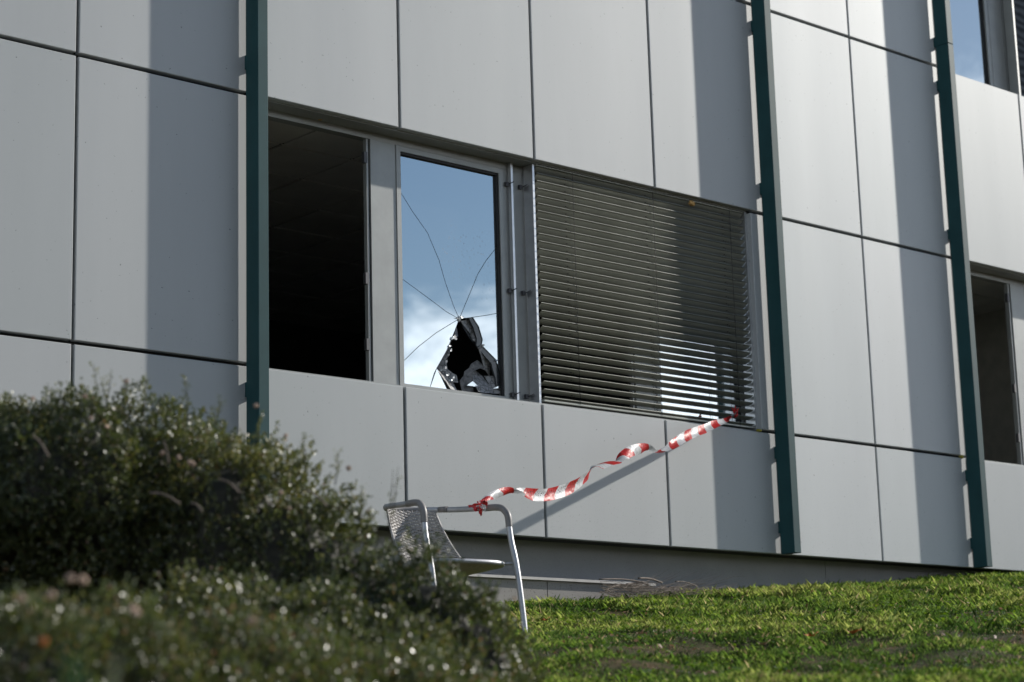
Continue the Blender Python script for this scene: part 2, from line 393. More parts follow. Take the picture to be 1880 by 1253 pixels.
# ---- windows
def frame_ring(name, mat, parent, x0, x1, z0, z1, w, ya, yb, wt=None):
    wt = wt or w
    m = MB(); m.box((x0, ya, z0), (x0+w, yb, z1)); m.box((x1-w, ya, z0), (x1, yb, z1))
    m.box((x0+w, ya, z0), (x1-w, yb, z0+wt)); m.box((x0+w, ya, z1-wt), (x1-w, yb, z1)); return m.build(name, mat, parent)
def window_unit(x0, x1, zl, zh, left='open', right='glass', rails=True, xpost=None):
    """one 2.4 m unit: casement opening | wide post | second casement | guide rails"""
    w = tag(empty('window', (x0, RC, zl)), None); w.parent = B; w.location = Vector((x0, RC, zl))-B.location
    a = x0 + 1.083; p1 = x0+1.297; s1 = x0+2.245
    head = zh-.045
    xs0 = x0+.02 if rails else x0+.09
    MB().box((xs0, RC, head), (x1+(.09 if rails else 0), RC+.07, zh+.001)).build('frame', M['frame'], w)
    MB().box((xs0, RC, zl+.0065), (a, RC+.07, zl+.03)).build('frame', M['frame'], w)
    MB().box((a, RC, zl+.0065), (p1-.003, RC+.07, head-.001)).build('post', M['frame'], w)
    MB().box((s1+.003, RC, zl+.0065), (x1+(.09 if rails else 0), RC+.07, head-.001)).build('post', M['frame'], w)
    # right casement
    if right:
        sash = frame_ring('sash', M['frame'], w, p1, s1, zl+.012, head-.004, .036, RC-.006, RC+.05)
    if left == 'open':
        m = MB(); m.box((a-.030, RC+.006, zl+.031), (a-.015, RC+.04, head-.002)); m.build('casement_edge', M['frame'], w)
        m = MB(); m.box((a-.015, RC+.02, zl+.031), (a-.002, RC+.05, head-.002)); m.build('gasket_and_shade', M['gasket_and_shade'], w)
        for zz in (.24, .68, 1.5):
            MB().box((a-.05, RC+.002, zl+zz), (a-.024, RC+.03, zl+zz+.075)).build('hinge', M['bracket'], w)
    else:
        frame_ring('sash', M['frame'], w, x0+.13, a-.012, zl+.012, head-.004, .045, RC-.004, RC+.05)
        MB().box((x0+.175, RC+.03, zl+.057), (a-.057, RC+.036, head-.049)).build('pane', M['glass'], w)
        frame_ring('gasket_and_shade', M['gasket_and_shade'], w, x0+.175, a-.057, zl+.057, head-.049, .012, RC+.012, RC+.029)
    if rails:
        for u in (s1+.055, x1+.045):
            MB().box((u-.009, .13 if u < x1 else .065, zl+.008), (u+.009, .158, zh-.002)).build('guide_rail', M['rail'], w)
        for u in (s1+.02, x1+.012-.02):
            for z in (zl+.05, zl+.78, zh-.17):
                m = MB(); m.box((u-.002, RC-.022, z), (u+.022, RC-.0005, z+.03)); m.tube([(u+.02, RC-.02, z+.015), (u+.036, RC-.06, z+.028)], .004, 6); m.build('clip', M['bracket'], w)
    return w
X1, X2, X3, XR = 1.2, 3.6, 6.0, 8.4
w1 = window_unit(X1, X2, Z1, Z2)
w2 = window_unit(X2+.005, X3-.16, Z1, Z2, rails=False)
w3 = window_unit(XR, XR+2.4, Z1, Z2); w4 = window_unit(XR+2.405, XR+4.64, Z1, Z2, rails=False)
w5 = window_unit(XR, XR+2.4, Z3, Z4, left='glass', rails=False); w6 = window_unit(XR+2.405, XR+4.64, Z3, Z4, left='glass', rails=False)
w7 = window_unit(X1, X2, Z3, Z4, left='glass'); w8 = window_unit(X2+.005, X3-.16, Z3, Z4, left='glass', rails=False)
w9 = window_unit(-6.0, -3.6, Z1, Z2, left='glass'); w10 = window_unit(-3.595, -1.36, Z1, Z2, left='glass', rails=False)
w11 = window_unit(-6.0, -3.6, Z3, Z4, left='glass'); w12 = window_unit(-3.595, -1.36, Z3, Z4, left='glass', rails=False)
def pane(w, x0, zl, zh):
    p1 = x0+1.297; s1 = x0+2.245; head = zh-.045
    MB().box((p1+.036, RC+.024, zl+.048), (s1-.036, RC+.030, head-.040)).build('pane', M['glass'], w)
    m = MB(); m.box((p1+.036, RC+.004, head-.055), (s1-.036, RC+.0235, head-.0405)); m.box((s1-.052, RC+.004, zl+.048), (s1-.0365, RC+.0235, head-.056)); m.build('gasket_and_shade', M['gasket_and_shade'], w)  # black strips at top and right draw the shade of the glazing inset
for w, x0, a, b in ((w2, X2+.005, Z1, Z2), (w3, XR, Z1, Z2), (w4, XR+2.405, Z1, Z2), (w6, XR+2.405, Z3, Z4), (w7, X1, Z3, Z4), (w8, X2+.005, Z3, Z4),
                    (w9, -6, Z1, Z2), (w10, -3.595, Z1, Z2), (w11, -6, Z3, Z4), (w12, -3.595, Z3, Z4)): pane(w, x0, a, b)
# silver guide rails and woven screen in the upper right window
MB().box((9.71, .06, Z3+.008), (9.735, .158, Z4-.002)).build('guide_rail', M['frame'], w5)
MB().box((9.74, .15, Z3+.01), (10.75, .154, Z4-.03)).build('woven_screen', M['screen'], w5)

# ---- the broken pane: glass pieces cut along the cracks seen in the photograph
GY = RC+.024
def gz(px, py, Y=GY): p = W(px, py, Y); return (p.x, p.z)
gx0, gx1 = X1+1.297+.036, X1+2.245-.036; gzb, gzt = Z1+.048, Z2-.085
C = (843, 586)
cr_a = [(735, 347), (757, 388), (785, 428), (806, 478), (818, 520), (832, 560), C]
cr_b = [(738, 510), (765, 532), (792, 552), (820, 573), C]
cr_c = [(741, 668), (768, 637), (800, 612), (826, 596), C]
cr_d = [(917, 452), (893, 478), (878, 502), (864, 536), (853, 562), C]
cr_e = [(920, 575), (895, 579), (868, 583)]
hole_top = [C, (868, 583)]
hole_r = [(868, 583), (879, 600), (886, 624), (884, 634), (898, 648), (911, 661), (914, 672), (919, 690), (923, 706)]
hole_l = [C, (834, 610), (820, 644), (802, 676)]
cr_f = [(802, 676), (797, 686), (789, 700)]     # crack running down from the left tip
cr_g = [(911, 661), (918, 668), (924, 676)]
TL, TR, BR, BL = (gx0, gzt), (gx1, gzt), (gx1, gzb), (gx0, gzb)
def G(l): return [gz(*p) for p in l]
def clampg(p): return (min(max(p[0], gx0), gx1), min(max(p[1], gzb), gzt))
def edge_l(p): return (gx0, gz(*p)[1])
def edge_r(p): return (gx1, gz(*p)[1])
def edge_b(p): return (gz(*p)[0], gzb)
GA = [edge_l(cr_a[0])]+G(cr_a[1:]); GB = [edge_l(cr_b[0])]+G(cr_b[1:]); GC = [edge_l(cr_c[0])]+G(cr_c[1:])
GD = [edge_r(cr_d[0])]+G(cr_d[1:]); GE = [edge_r(cr_e[0])]+G(cr_e[1:])
GL = G(hole_l); GR = G(hole_r); GF = G(cr_f[:-1])+[edge_b(cr_f[-1])]; GG = G(cr_g[:-1])+[edge_r(cr_g[-1])]
tip_b = edge_b((821, 700))
pieces = {
 'top': [TL, TR] + GD + GA[::-1][1:],
 'ab': GA + GB[::-1][1:],
 'bc': GB + GC[::-1][1:],
 'cl': GC + GL[1:] + GF[1:] + [BL],
 'tri': [GF[0], tip_b, GF[-1]],
 'de': GD[::-1] + GE + [],
 'er': GE[::-1] + GG[::-1] + GR[1:5][::-1],
 'gr': [GR[5]] + GR[6:] + [edge_b((926, 716)), BR] + GG[::-1][:-1],
}
pieces['de'] = GD + GE[::-1]          # right edge down the crack d to the impact, back along crack e
def shrink(poly, e):
    # pull every vertex inwards so that the cracks become real gaps
    n = len(poly); out = []
    area = sum(poly[i][0]*poly[(i+1) % n][1]-poly[(i+1) % n][0]*poly[i][1] for i in range(n))
    sg = 1 if area > 0 else -1
    for i in range(n):
        a, b, c = Vector(poly[i-1]), Vector(poly[i]), Vector(poly[(i+1) % n])
        d1 = (b-a); d2 = (c-b)
        if d1.length < 1e-6 or d2.length < 1e-6: out.append(tuple(b)); continue
        n1 = Vector((-d1.y, d1.x)).normalized()*sg; n2 = Vector((-d2.y, d2.x)).normalized()*sg
        q = n1+n2
        q = q.normalized()*e*min(2.5, 1/max(.3, math.sqrt(max(.01, (1+n1.dot(n2))/2)))) if q.length > .05 else n1*e
        x, z = b+q
        out.append((x, z))
    return out
for nm, pl in pieces.items():
    MB().prism(shrink(pl, .0021), GY+random.uniform(-.0006, .0006), GY+.006).build('glass_piece', M['glass'], w1)
m = MB(); m.box((gx0, RC+.004, gzt-.016), (gx1, GY-.002, gzt)); m.box((gx1-.014, RC+.004, gzb), (gx1, GY-.002, gzt-.0165)); m.build('gasket_and_shade', M['gasket_and_shade'], w1)  # inset shadow drawn as black strips along the top and right
# small bottom splinters of the outer pane
for tri in ([(857, 708), (868, 700), (879, 711)], [(905, 714), (922, 706), (926, 712)]):
    MB().prism([gz(*p) for p in tri], GY, GY+.006).build('glass_splinter', M['glass'], w1)
# the thick broken rim on the right side of the hole
rim = [gz(*p) for p in hole_r]; rin = [gz(*p) for p in [(862, 584), (871, 602), (877, 622), (876, 634), (890, 652), (904, 668), (906, 678), (911, 693), (913, 709)]]
m = MB()
for i in range(len(rim)-1):
    m.prism([rim[i], rim[i+1], rin[i+1], rin[i]], GY+.007, GY+.022)
m.build('broken_rim', M['shard_edge'], w1)
# inner pane: crazed remnants round the dark hole
IY = GY+.03
def shard(pts, mat, dy=(0, 0), name='inner_shard'):
    if sum(pts[i-1][0]*pts[i][1]-pts[i][0]*pts[i-1][1] for i in range(len(pts))) > 0: pts = pts[::-1]
    P = [W(px, py, IY) for px, py in pts]; cxm = sum(p.x for p in P)/len(P); czm = sum(p.z for p in P)/len(P)
    m = MB(); n = len(P)
    f = [(p.x, p.y+(p.x-cxm)*dy[0]+(p.z-czm)*dy[1], p.z) for p in P]; bk = [(a, b+.005, c) for a, b, c in f]
    m.v = f+bk; m.f = [tuple(range(n)), tuple(range(2*n-1, n-1, -1))]+[(i, n+i, n+(i+1) % n, (i+1) % n) for i in range(n)]; m.sm = [False]*(n+2)
    return m.build(name, mat, w1)
shard([(844, 590), (866, 586), (872, 604), (862, 612), (848, 596)], M['crazed'], (.2, .1))
shard([(862, 612), (872, 604), (878, 624), (877, 634), (868, 624)], M['crazed'], (-.3, .2))
shard([(871, 640), (882, 632), (898, 652), (906, 664), (905, 690), (890, 676), (880, 654)], M['crazed'], (.35, -.1))
shard([(845, 594), (868, 618), (872, 632), (862, 622), (852, 606)], M['shard_edge'], (.3, .2))
shard([(838, 598), (842, 596), (840, 618), (829, 624)], M['crazed'], (.4, .3))
shard([(826, 624), (829, 626), (826, 652), (821, 660), (822, 678), (829, 686), (834, 690), (836, 704), (822, 702), (804, 677)], M['crazed'], (-.4, .1))
for (px, py, s) in ((828, 622, 4), (833, 620, 4), (837, 623, 3), (825, 636, 4), (828, 644, 4), (824, 652, 3), (820, 664, 3.4), (818, 676, 3.4), (822, 688, 4), (828, 698, 4), (833, 694, 3.5), (811, 680, 3), (843, 588, 4), (848, 583, 4), (840, 584, 3), (887, 634, 3.4), (912, 662, 3)):
    q = [(px+s*random.uniform(.4, 1)*math.cos(t), py+s*random.uniform(.4, 1)*math.sin(t)) for t in (0, 1.3, 2.5, 3.7, 5.0)]
    P = [W(a, b, GY-.003) for a, b in q]; n = 5
    m = MB(); f = [(p.x, p.y+random.uniform(-.006, .004), p.z) for p in P]; m.v = f+[(a, b+.006, c) for a, b, c in f]
    m.f = [tuple(range(n)), tuple(range(2*n-1, n-1, -1))]+[(i, n+i, n+(i+1) % n, (i+1) % n) for i in range(n)]; m.sm = [False]*(n+2)
    m.build('glass_chip', M['silver'], w1)
shard([(868, 684), (882, 677), (893, 689), (899, 706), (900, 723), (884, 724), (868, 722)], M['crazed'], (.15, .6))
shard([(894, 689), (907, 690), (914, 708), (918, 724), (901, 724), (900, 706)], M['crazed'], (-.3, .2))
shard([(804, 679), (822, 692), (834, 698), (838, 718), (822, 716)], M['crazed'], (.3, .5))
shard([(846, 720), (843, 700), (851, 690), (853, 682), (862, 676), (866, 668), (878, 661), (886, 668), (892, 680), (882, 676), (868, 683), (867, 722)], M['smoky'], (0, .1))
# impact rosette
m = MB()
for k in range(9):
    t = k*.7+.2; r = random.uniform(5, 11)
    a = W(C[0], C[1], GY-.002); b = W(C[0]+r*math.cos(t), C[1]-abs(r*math.sin(t)), GY-.002)
    m.tube([a, b], [.003, .0008], 4)
m.build('impact_point', M['silver'], w1)

# ---- rooms
def room(x0, x1, y1, zf, zc, wall, tile, name='room', cell=.6):
    w = box('interior_wall', wall, B, (x0, y1, zf), (x1, y1+.1, zc+.2)); box('interior_wall', wall, B, (x0-.1, .305, zf), (x0, y1+.1, zc+.2)); box('interior_wall', wall, B, (x1, .305, zf), (x1+.1, y1+.1, zc+.2))
    box('interior_floor', wall, B, (x0, .305, zf-.02), (x1, y1, zf)); box('ceiling_void', M['gasket_and_shade'], B, (x0, .305, zc+.03), (x1, y1, zc+.06))
    c = box('interior_ceiling', M['gasket_and_shade'], B, (x0, .305, zc+.012), (x1, y1, zc+.03))
    y = .31; proto = None
    while y < y1-.1:
        x = x0+.1
        while x < x1-.1:
            a, b = min(x+cell-.022, x1-.01), min(y+cell-.022, y1-.01)
            if proto is None:
                o = box('ceiling_tile', tile, c, (0, 0, 0), (cell-.022, cell-.022, .012)); proto = o.data
            else:
                o = bpy.data.objects.new('ceiling_tile', proto); COL.objects.link(o); o.parent = c
            o.location = Vector((x, y, zc-random.uniform(0, .004)))-B.location-c.location
            x += cell
        y += cell
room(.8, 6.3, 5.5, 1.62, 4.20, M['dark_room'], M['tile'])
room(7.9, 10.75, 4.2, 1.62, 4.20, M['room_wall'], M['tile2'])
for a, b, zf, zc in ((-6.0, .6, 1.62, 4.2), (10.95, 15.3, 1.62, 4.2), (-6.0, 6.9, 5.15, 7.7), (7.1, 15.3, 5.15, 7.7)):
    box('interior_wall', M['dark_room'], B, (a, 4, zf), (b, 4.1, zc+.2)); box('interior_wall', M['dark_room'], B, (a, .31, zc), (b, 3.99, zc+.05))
# foam remnants hanging under the soffit, lichen at the sill end
def blob(name, mat, parent, c, r, seed=0, sub=2):
    import bmesh
    bm = bmesh.new(); bmesh.ops.create_icosphere(bm, subdivisions=sub, radius=1)
    for v in bm.verts:
        n = 1+.45*mnoise.noise(v.co*1.7+Vector((seed, seed*2, 0)))
        v.co = Vector((c[0]+v.co.x*r[0]*n, c[1]+v.co.y*r[1]*n, c[2]+v.co.z*r[2]*n))
    me = bpy.data.meshes.new(name); bm.to_mesh(me); bm.free(); return link(name, me, mat, parent)
p = W(589, 212, .14); blob('foam_remnant', M['foam'], B, (p.x, .15, p.z), (.03, .02, .028), 1)
p = W(1270, 374, .03); blob('foam_remnant', M['foam'], B, (p.x, .03, p.z), (.035, .015, .022), 2)
p = W(1398, 789, 0); blob('lichen_tuft', M['moss'], B, (p.x-.02, .01, Z1+.002), (.03, .015, .012), 3)
p = W(1768, 838, 0); blob('lichen_tuft', M['moss'], B, (p.x-.02, .0, Z1-.002), (.03, .012, .012), 4)

# ------------------------------------------------------------------ venetian blind
VB = empty('venetian_blind', (4.75, .09, Z1))
tag(VB, 'grey green venetian blind lowered over the window right of the broken pane', 'blind')
bx0, bx1 = 3.668, 5.822; SW = .080; PITCH_Z = .0545; NS = 31
SLY = .085
for i in range(NS):
    zc = Z2-.030-PITCH_Z*i
    t = i/(NS-1)
    beta = math.radians(34 if t < .35 else 34+(9.5-34)*((t-.35)/.65)**.85)
    if i in (6, 15): beta += math.radians(2)
    beta += math.radians(random.uniform(-.6, .6)); sag = random.uniform(-.0012, .0012)
    # cross-section: outer edge (low Y) up, slightly crowned with rolled lips
    prof = []
    for s in np.linspace(-.5, .5, 7):
        yy = s*SW; zz_ = -.006*(1-(2*s)**2)+.006*0
        prof.append((yy*math.cos(beta)+zz_*math.sin(beta), -yy*math.sin(beta)+zz_*math.cos(beta)))
    lip0 = (prof[0][0]+.002, prof[0][1]-.0035)
    P = [lip0]+prof
    m = MB(); segs = 10; th = .0009
    for k in range(segs+1):
        x = bx0+(bx1-bx0)*k/segs; dz = sag*math.sin(math.pi*k/segs)
        for (yy, zz_) in P: m.v.append((x, SLY+yy, zc+zz_+dz))
        for (yy, zz_) in P: m.v.append((x, SLY+yy, zc+zz_+dz-th*1.0))
    L = len(P); st = 2*L
    for k in range(segs):
        for j in range(L-1):
            m.f.append((k*st+j, k*st+j+1, (k+1)*st+j+1, (k+1)*st+j)); m.f.append((k*st+L+j, (k+1)*st+L+j, (k+1)*st+L+j+1, k*st+L+j+1)); m.sm += [True, True]
        m.f.append((k*st, (k+1)*st, (k+1)*st+L, k*st+L)); m.f.append((k*st+L-1, k*st+2*L-1, (k+1)*st+2*L-1, (k+1)*st+L-1)); m.sm += [False, False]
    o = m.build('slat', M['slat'], VB)
    # punched cord slots, guide pin at the left end
    mm = MB()
    ey, ez = prof[2]
    for u in (3.985, 4.80, 5.635): mm.box((u-.009-.02, SLY+prof[3][0]-.006, zc+prof[3][1]-.0035), (u-.020, SLY+prof[3][0]+.006, zc+prof[3][1]-.0015))
    mm.build('cord_slot', M['cord'], o)
    mm = MB(); mm.tube([(bx0-.014, SLY, zc), (bx0+.004, SLY, zc)], .004, 6); mm.tube([(bx1-.004, SLY, zc), (bx1+.014, SLY, zc)], .004, 6); mm.build('guide_pin', M['cord'], o)
for u in (4.005, 4.82, 5.655):
    for yy in (SLY-.040, SLY+.036):
        MB().tube([(u, yy, Z2-.01), (u+.002, yy, Z1+.75), (u, yy, Z1+.03)], .0017, 5).build('ladder_cord', M['cord'], VB)
    MB().tube([(u-.02, SLY, Z2-.01), (u-.02, SLY, Z1+.03)], .0012, 4).build('lift_cord', M['cord'], VB)
MB().box((bx0, SLY-.038, Z1+.022), (bx1, SLY+.034, Z1+.036), .003).build('bottom_rail', M['slat'], VB)
MB().box((bx0, SLY-.03, Z2-.012), (bx1, SLY+.035, Z2+.0), .002).build('head_rail', M['slat'], VB)
MB().box((bx1+.006, .045, Z1+.008), (bx1+.026, .14, Z2-.002)).build('guide_rail', M['rail'], VB)

# ------------------------------------------------------------------ chair
cpx, cpo, chd = .947, 2.095, -1.686
cz = .575
chd_c, chd_s = math.cos(chd), math.sin(chd)
def CL(x, y, z): return Vector((cpx+x*chd_c-y*chd_s, -cpo+x*chd_s+y*chd_c, cz+z*1.085))
CH = empty('garden_armchair', (cpx, -cpo, cz))
tag(CH, 'aluminium tube garden armchair with woven back standing beside the bush, tape tied to its arm', 'chair')
wf, wr, xr, xf = .257, .124, .38, .34
def rot(a): return a
for s in (-1, 1):
    leg = smooth_path([CL(xf, s*wf*1.0, 0), CL(xf-.02, s*wf, .15), CL(xf-.065, s*wf, .38), CL(xf-.105, s*wf, .50), CL(xf-.12, s*wf*.995, .575)], 6)
    MB().tube(leg, .0148, 12).build('front_leg', M['tube'], CH)
    arm = smooth_path([CL(xf-.12, s*wf*.995, .57), CL(xf-.128, s*wf*.99, .625), CL(xf-.165, s*wf*.97, .66), CL(xf-.22, s*wf*.95, .672), CL(xf-.30, s*wf*.91, .676)], 8)
    MB().tube(arm, .0175, 12).build('arm_sleeve', M['sleeve'], CH)
    back = smooth_path([CL(xf-.295, s*wf*.91, .676), CL(xf-.50, s*wf*.78, .690), CL(-xr+.10, s*wr*1.32, .700), CL(-xr+.035, s*wr*1.02, .705)], 6)
    MB().tube(back, .0148, 12).build('arm_tube', M['tube'], CH)
    MB().tube([CL(-xr+.16, s*wr*1.40, .697), CL(-xr+.10, s*wr*1.32, .700)], .0155, 12).build('collar', M['sleeve'], CH)
    rl = smooth_path([CL(.10, s*.13, .375), CL(-.02, s*.165, .372), CL(-.07, s*.175, .33), CL(-.11, s*.185, .17), CL(-.15, s*.195, -.02)], 6)
    MB().tube(rl, .0085, 10).build('rear_leg', M['tube'], CH)
    MB().tube([CL(xf, s*wf, -.005), CL(xf, s*wf, .02)], .0165, 10).build('foot_cap', M['gasket_and_shade'], CH)
hoop = smooth_path([CL(-xr+.035, -wr*1.02, .705), CL(-xr-.012, -wr*.70, .706), CL(-xr-.03, 0, .707), CL(-xr-.012, wr*.70, .706), CL(-xr+.035, wr*1.02, .705)], 6)
MB().tube(hoop, .0155, 12).build('back_rail', M['sleeve'], CH)
# woven back: curved sheet of strands between rail and seat
def backpt(s, t):     # s -1..1 across, t 0 (top)..1 (seat)
    half = (wr*1.18)*(1-t)+.190*t
    bulge = (1-s*s)*(.075*(1-t)+.05*t)
    x = (-xr+.075)*(1-t) + (-.06)*t + .03*math.sin(math.pi*t)*-1 - bulge
    return CL(x, s*half, .700*(1-t)+.395*t)
ns = 13
for i in range(ns):
    s = -1+2*i/(ns-1)
    MB().tube([backpt(s, t) for t in np.linspace(0, 1, 9)], .0035 if 0 < i < ns-1 else .006, 6).build('back_rib', M['wicker'], CH)
for j in range(36):
    t = .03+.95*j/35; pts = []
    for k in range(41):
        s = -1+2*k/40; p = backpt(s, t); q = backpt(s, min(1, t+.02)); tv = (q-p); nv = (backpt(min(1, s+.02), t)-backpt(max(-1, s-.02), t)).cross(tv)
        nv = nv.normalized() if nv.length > 1e-9 else Vector((0, 0, 0))
        pts.append(p+nv*  .0045*math.cos(math.pi*(s+1)/2*(ns-1)+(math.pi if j % 2 else 0)))
    MB().tube(pts, .0046, 5).build('wicker_strand', M['wicker'], CH)
# seat: rolled rim, dished woven surface
def seatpt(th, r):
    c, s_ = math.cos(th), math.sin(th)
    ex = .262*math.copysign(abs(c)**.72, c); ey = (.262 if c > 0 else .21)*math.copysign(abs(s_)**.72, s_)
    return ex*r+.02, ey*r
rimp = [CL(*seatpt(th, 1), .395) for th in np.linspace(0, 2*math.pi, 49)]
MB().tube(rimp, .013, 10, cap=False).build('seat_rim', M['tube'], CH)
m = MB()
for zt, sgn in ((.410, 1), (.385, -1)):
    n0 = len(m.v); rr = [1, .8, .6, .4, .2, .01]
    for r in rr:
        for k in range(36):
            x, y = seatpt(2*math.pi*k/36, r); m.v.append(tuple(CL(x, y, zt-.018*(1-r*r)-(0.03*(1-r) if sgn < 0 else 0))))
    for a in range(len(rr)-1):
        for k in range(36): m.f.append((n0+a*36+k, n0+a*36+(k+1) % 36, n0+(a+1)*36+(k+1) % 36, n0+(a+1)*36+k)); m.sm.append(True)
m.build('seat', M['wicker'], CH)
for sg in (-1, 1): MB().tube([CL(xf-.075, sg*wf, .395), CL(.21, sg*.20, .395)], .007, 8).build('seat_bolt', M['tube'], CH)

# ------------------------------------------------------------------ barrier tape
TP = empty('barrier_tape', tuple(CL(.1, .24, .67)))
tag(TP, 'red and white striped barrier tape stretched from the chair arm to the blind, twisted', 'tape')
pA = W(1350, 757, .03); pB = CL(xf-.225, wf*.95, .672)
px_path = [(1350, 757), (1333, 770), (1316, 777), (1297, 786), (1278, 793), (1260, 801), (1240, 814), (1225, 825), (1207, 829), (1190, 824), (1178, 824), (1160, 828), (1145, 838), (1135, 848), (1118, 852), (1100, 858), (1090, 862), (1078, 876), (1060, 889), (1040, 899), (1010, 908), (985, 909), (965, 906), (952, 903), (932, 902), (915, 906), (900, 912), (888, 920), (878, 924)]
ang = [95, 55, 38, 25, 15, 5, 20, 55, 93, 120, 160, 178, 200, 255, 245, 232, 265, 300, 325, 345, 362, 372, 400, 444, 492, 515, 540, 600, 640]
n = len(px_path); ctr = []
dA = (pA-CAM).dot(FW); dB = (pB-CAM).dot(FW)
# depth along the straight chord between both tie points (perspective-correct)
for i, (px, py) in enumerate(px_path):
    f = (px_path[0][0]-px)/(px_path[0][0]-px_path[-1][0])
    d = 1/((1-f)/dA+f/dB)
    ctr.append(WD(px, py, d))
cs_ = smooth_path(ctr, 8); af = []
for i in range(n-1):
    for k in range(8): af.append(ang[i]+(ang[i+1]-ang[i])*k/8)
af.append(ang[-1])
TW = .070; me = bpy.data.meshes.new('tape_band'); vv = []; ff = []; uvs = []; acc = 0; ul = []
NC = 5
for i, p in enumerate(cs_):
    t = (cs_[min(i+1, len(cs_)-1)]-cs_[max(i-1, 0)]).normalized(); view = (p-CAM).normalized()
    a = t.cross(view).normalized(); b = t.cross(a).normalized()
    if a.dot(UP) < 0: a = -a; b = -b
    th = math.radians(af[i]); c = a*math.cos(th)+b*math.sin(th); nrm = t.cross(c)
    if i: acc += (p-cs_[i-1]).length
    ul.append(acc); wdt = TW*(.35 if i == 0 else min(1, .45+i*.05) if i < 12 else 1)
    if i > len(cs_)-46: wdt = TW*(.30+.70*(len(cs_)-1-i)/45)
    for k in range(NC):
        s = k/(NC-1)-.5
        vv.append(tuple(p+c*wdt*s+nrm*(.010*(1-4*s*s)+.005*mnoise.noise(Vector((acc*9, s*3, 0))))))
for i in range(len(cs_)-1):
    for k in range(NC-1): ff.append((i*NC+k, i*NC+k+1, (i+1)*NC+k+1, (i+1)*NC+k))
me.from_pydata(vv, [], ff); uvl = me.uv_layers.new(name='UVMap')
for pl in me.polygons:
    pl.use_smooth = True
    for li in pl.loop_indices:
        vi = me.loops[li].vertex_index; uvl.data[li].uv = (ul[vi//NC], (vi % NC)/(NC-1))
link('band', me, M['tape'], TP)
def crumple(name, mat, c, r, seed, flat=(1, 1, 1)):
    import bmesh
    bm = bmesh.new(); bmesh.ops.create_icosphere(bm, subdivisions=3, radius=1)
    for v in bm.verts:
        q = v.co.copy(); n_ = 1+.55*mnoise.noise(q*2.3+Vector((seed, 0, 0)))+.3*abs(mnoise.noise(q*6+Vector((0, seed, 0))))
        v.co = Vector(c)+Vector((q.x*r*flat[0], q.y*r*flat[1], q.z*r*flat[2]))*n_
    me = bpy.data.meshes.new(name); bm.to_mesh(me); bm.free(); return link(name, me, mat, TP)
kp = WD(885, 927, (CL(xf-.26, wf*.93, .674)-CAM).dot(FW))
# wrap round the arm
ring = []; axis = (CL(xf-.22, wf*.95, .672)-CL(xf-.30, wf*.91, .676)).normalized(); e1 = axis.cross(Vector((0, 0, 1))).normalized(); e2 = axis.cross(e1)
m = MB()
for j in range(5):
    off = axis*(-.022+.011*j)
    for k in range(14):
        th = 2*math.pi*k/14; m.v.append(tuple(kp+off+(e1*math.cos(th)+e2*math.sin(th))*(.021+.003*math.sin(5*th+j*2))))
for j in range(4):
    for k in range(14): m.f.append((j*14+k, j*14+(k+1) % 14, (j+1)*14+(k+1) % 14, (j+1)*14+k)); m.sm.append(True)
m.build('knot_wrap', M['red'], TP)
def flap(name, mat, pts, wd, seed):
    P = smooth_path(pts, 5); m = MB(); n = len(P)
    for i, p in enumerate(P):
        t = (P[min(i+1, n-1)]-P[max(0, i-1)]).normalized(); view = (p-CAM).normalized(); a = t.cross(view).normalized(); b = t.cross(a)
        th = .9*math.sin(i*.8+seed); c = a*math.cos(th)+b*math.sin(th); w_ = wd*(.5+.5*math.sin(math.pi*min(1, .25+i/n)))
        for k in range(4): s = k/3-.5; m.v.append(tuple(p+c*w_*s+b*(.006*math.sin(9*s+i))))
    for i in range(n-1):
        for k in range(3): m.f.append((i*4+k, i*4+k+1, i*4+k+5, i*4+k+4)); m.sm.append(True)
    return m.build(name, mat, TP)
kd = (kp-CAM).dot(FW)-.03
flap('knot_end', M['white'], [WD(884, 926, kd), WD(880, 931, kd-.01), WD(888, 934, kd-.02)], .045, 1)
flap('knot_end', M['red'], [WD(884, 927, kd-.01), WD(872, 929, kd-.02), WD(860, 930, kd-.01)], .03, 2)
flap('knot_end', M['red'], [WD(883, 930, kd-.015), WD(882, 938, kd-.02), WD(884, 947, kd-.01)], .03, 4)
flap('knot_end', M['red'], [WD(876, 930, kd-.02), WD(873, 935, kd-.03), WD(878, 937, kd-.02)], .03, 5)
flap('knot_end', M['white'], [WD(886, 930, kd-.03), WD(890, 932, kd-.035), WD(889, 938, kd-.03)], .022, 0)
kd2 = (pA-CAM).dot(FW)-.01
for k, (dx, dy) in enumerate(((-6, -11), (0, -14), (6, -10), (-3, -6), (4, -4))):
    flap('tied_tuft', M['red'], [WD(1350, 762, kd2), WD(1350+dx*.5, 760+dy*.5, kd2-.01), WD(1350+dx, 760+dy, kd2)], .022, k)
crumple('tied_knot', M['red'], WD(1351, 763, kd2), .014, 3)

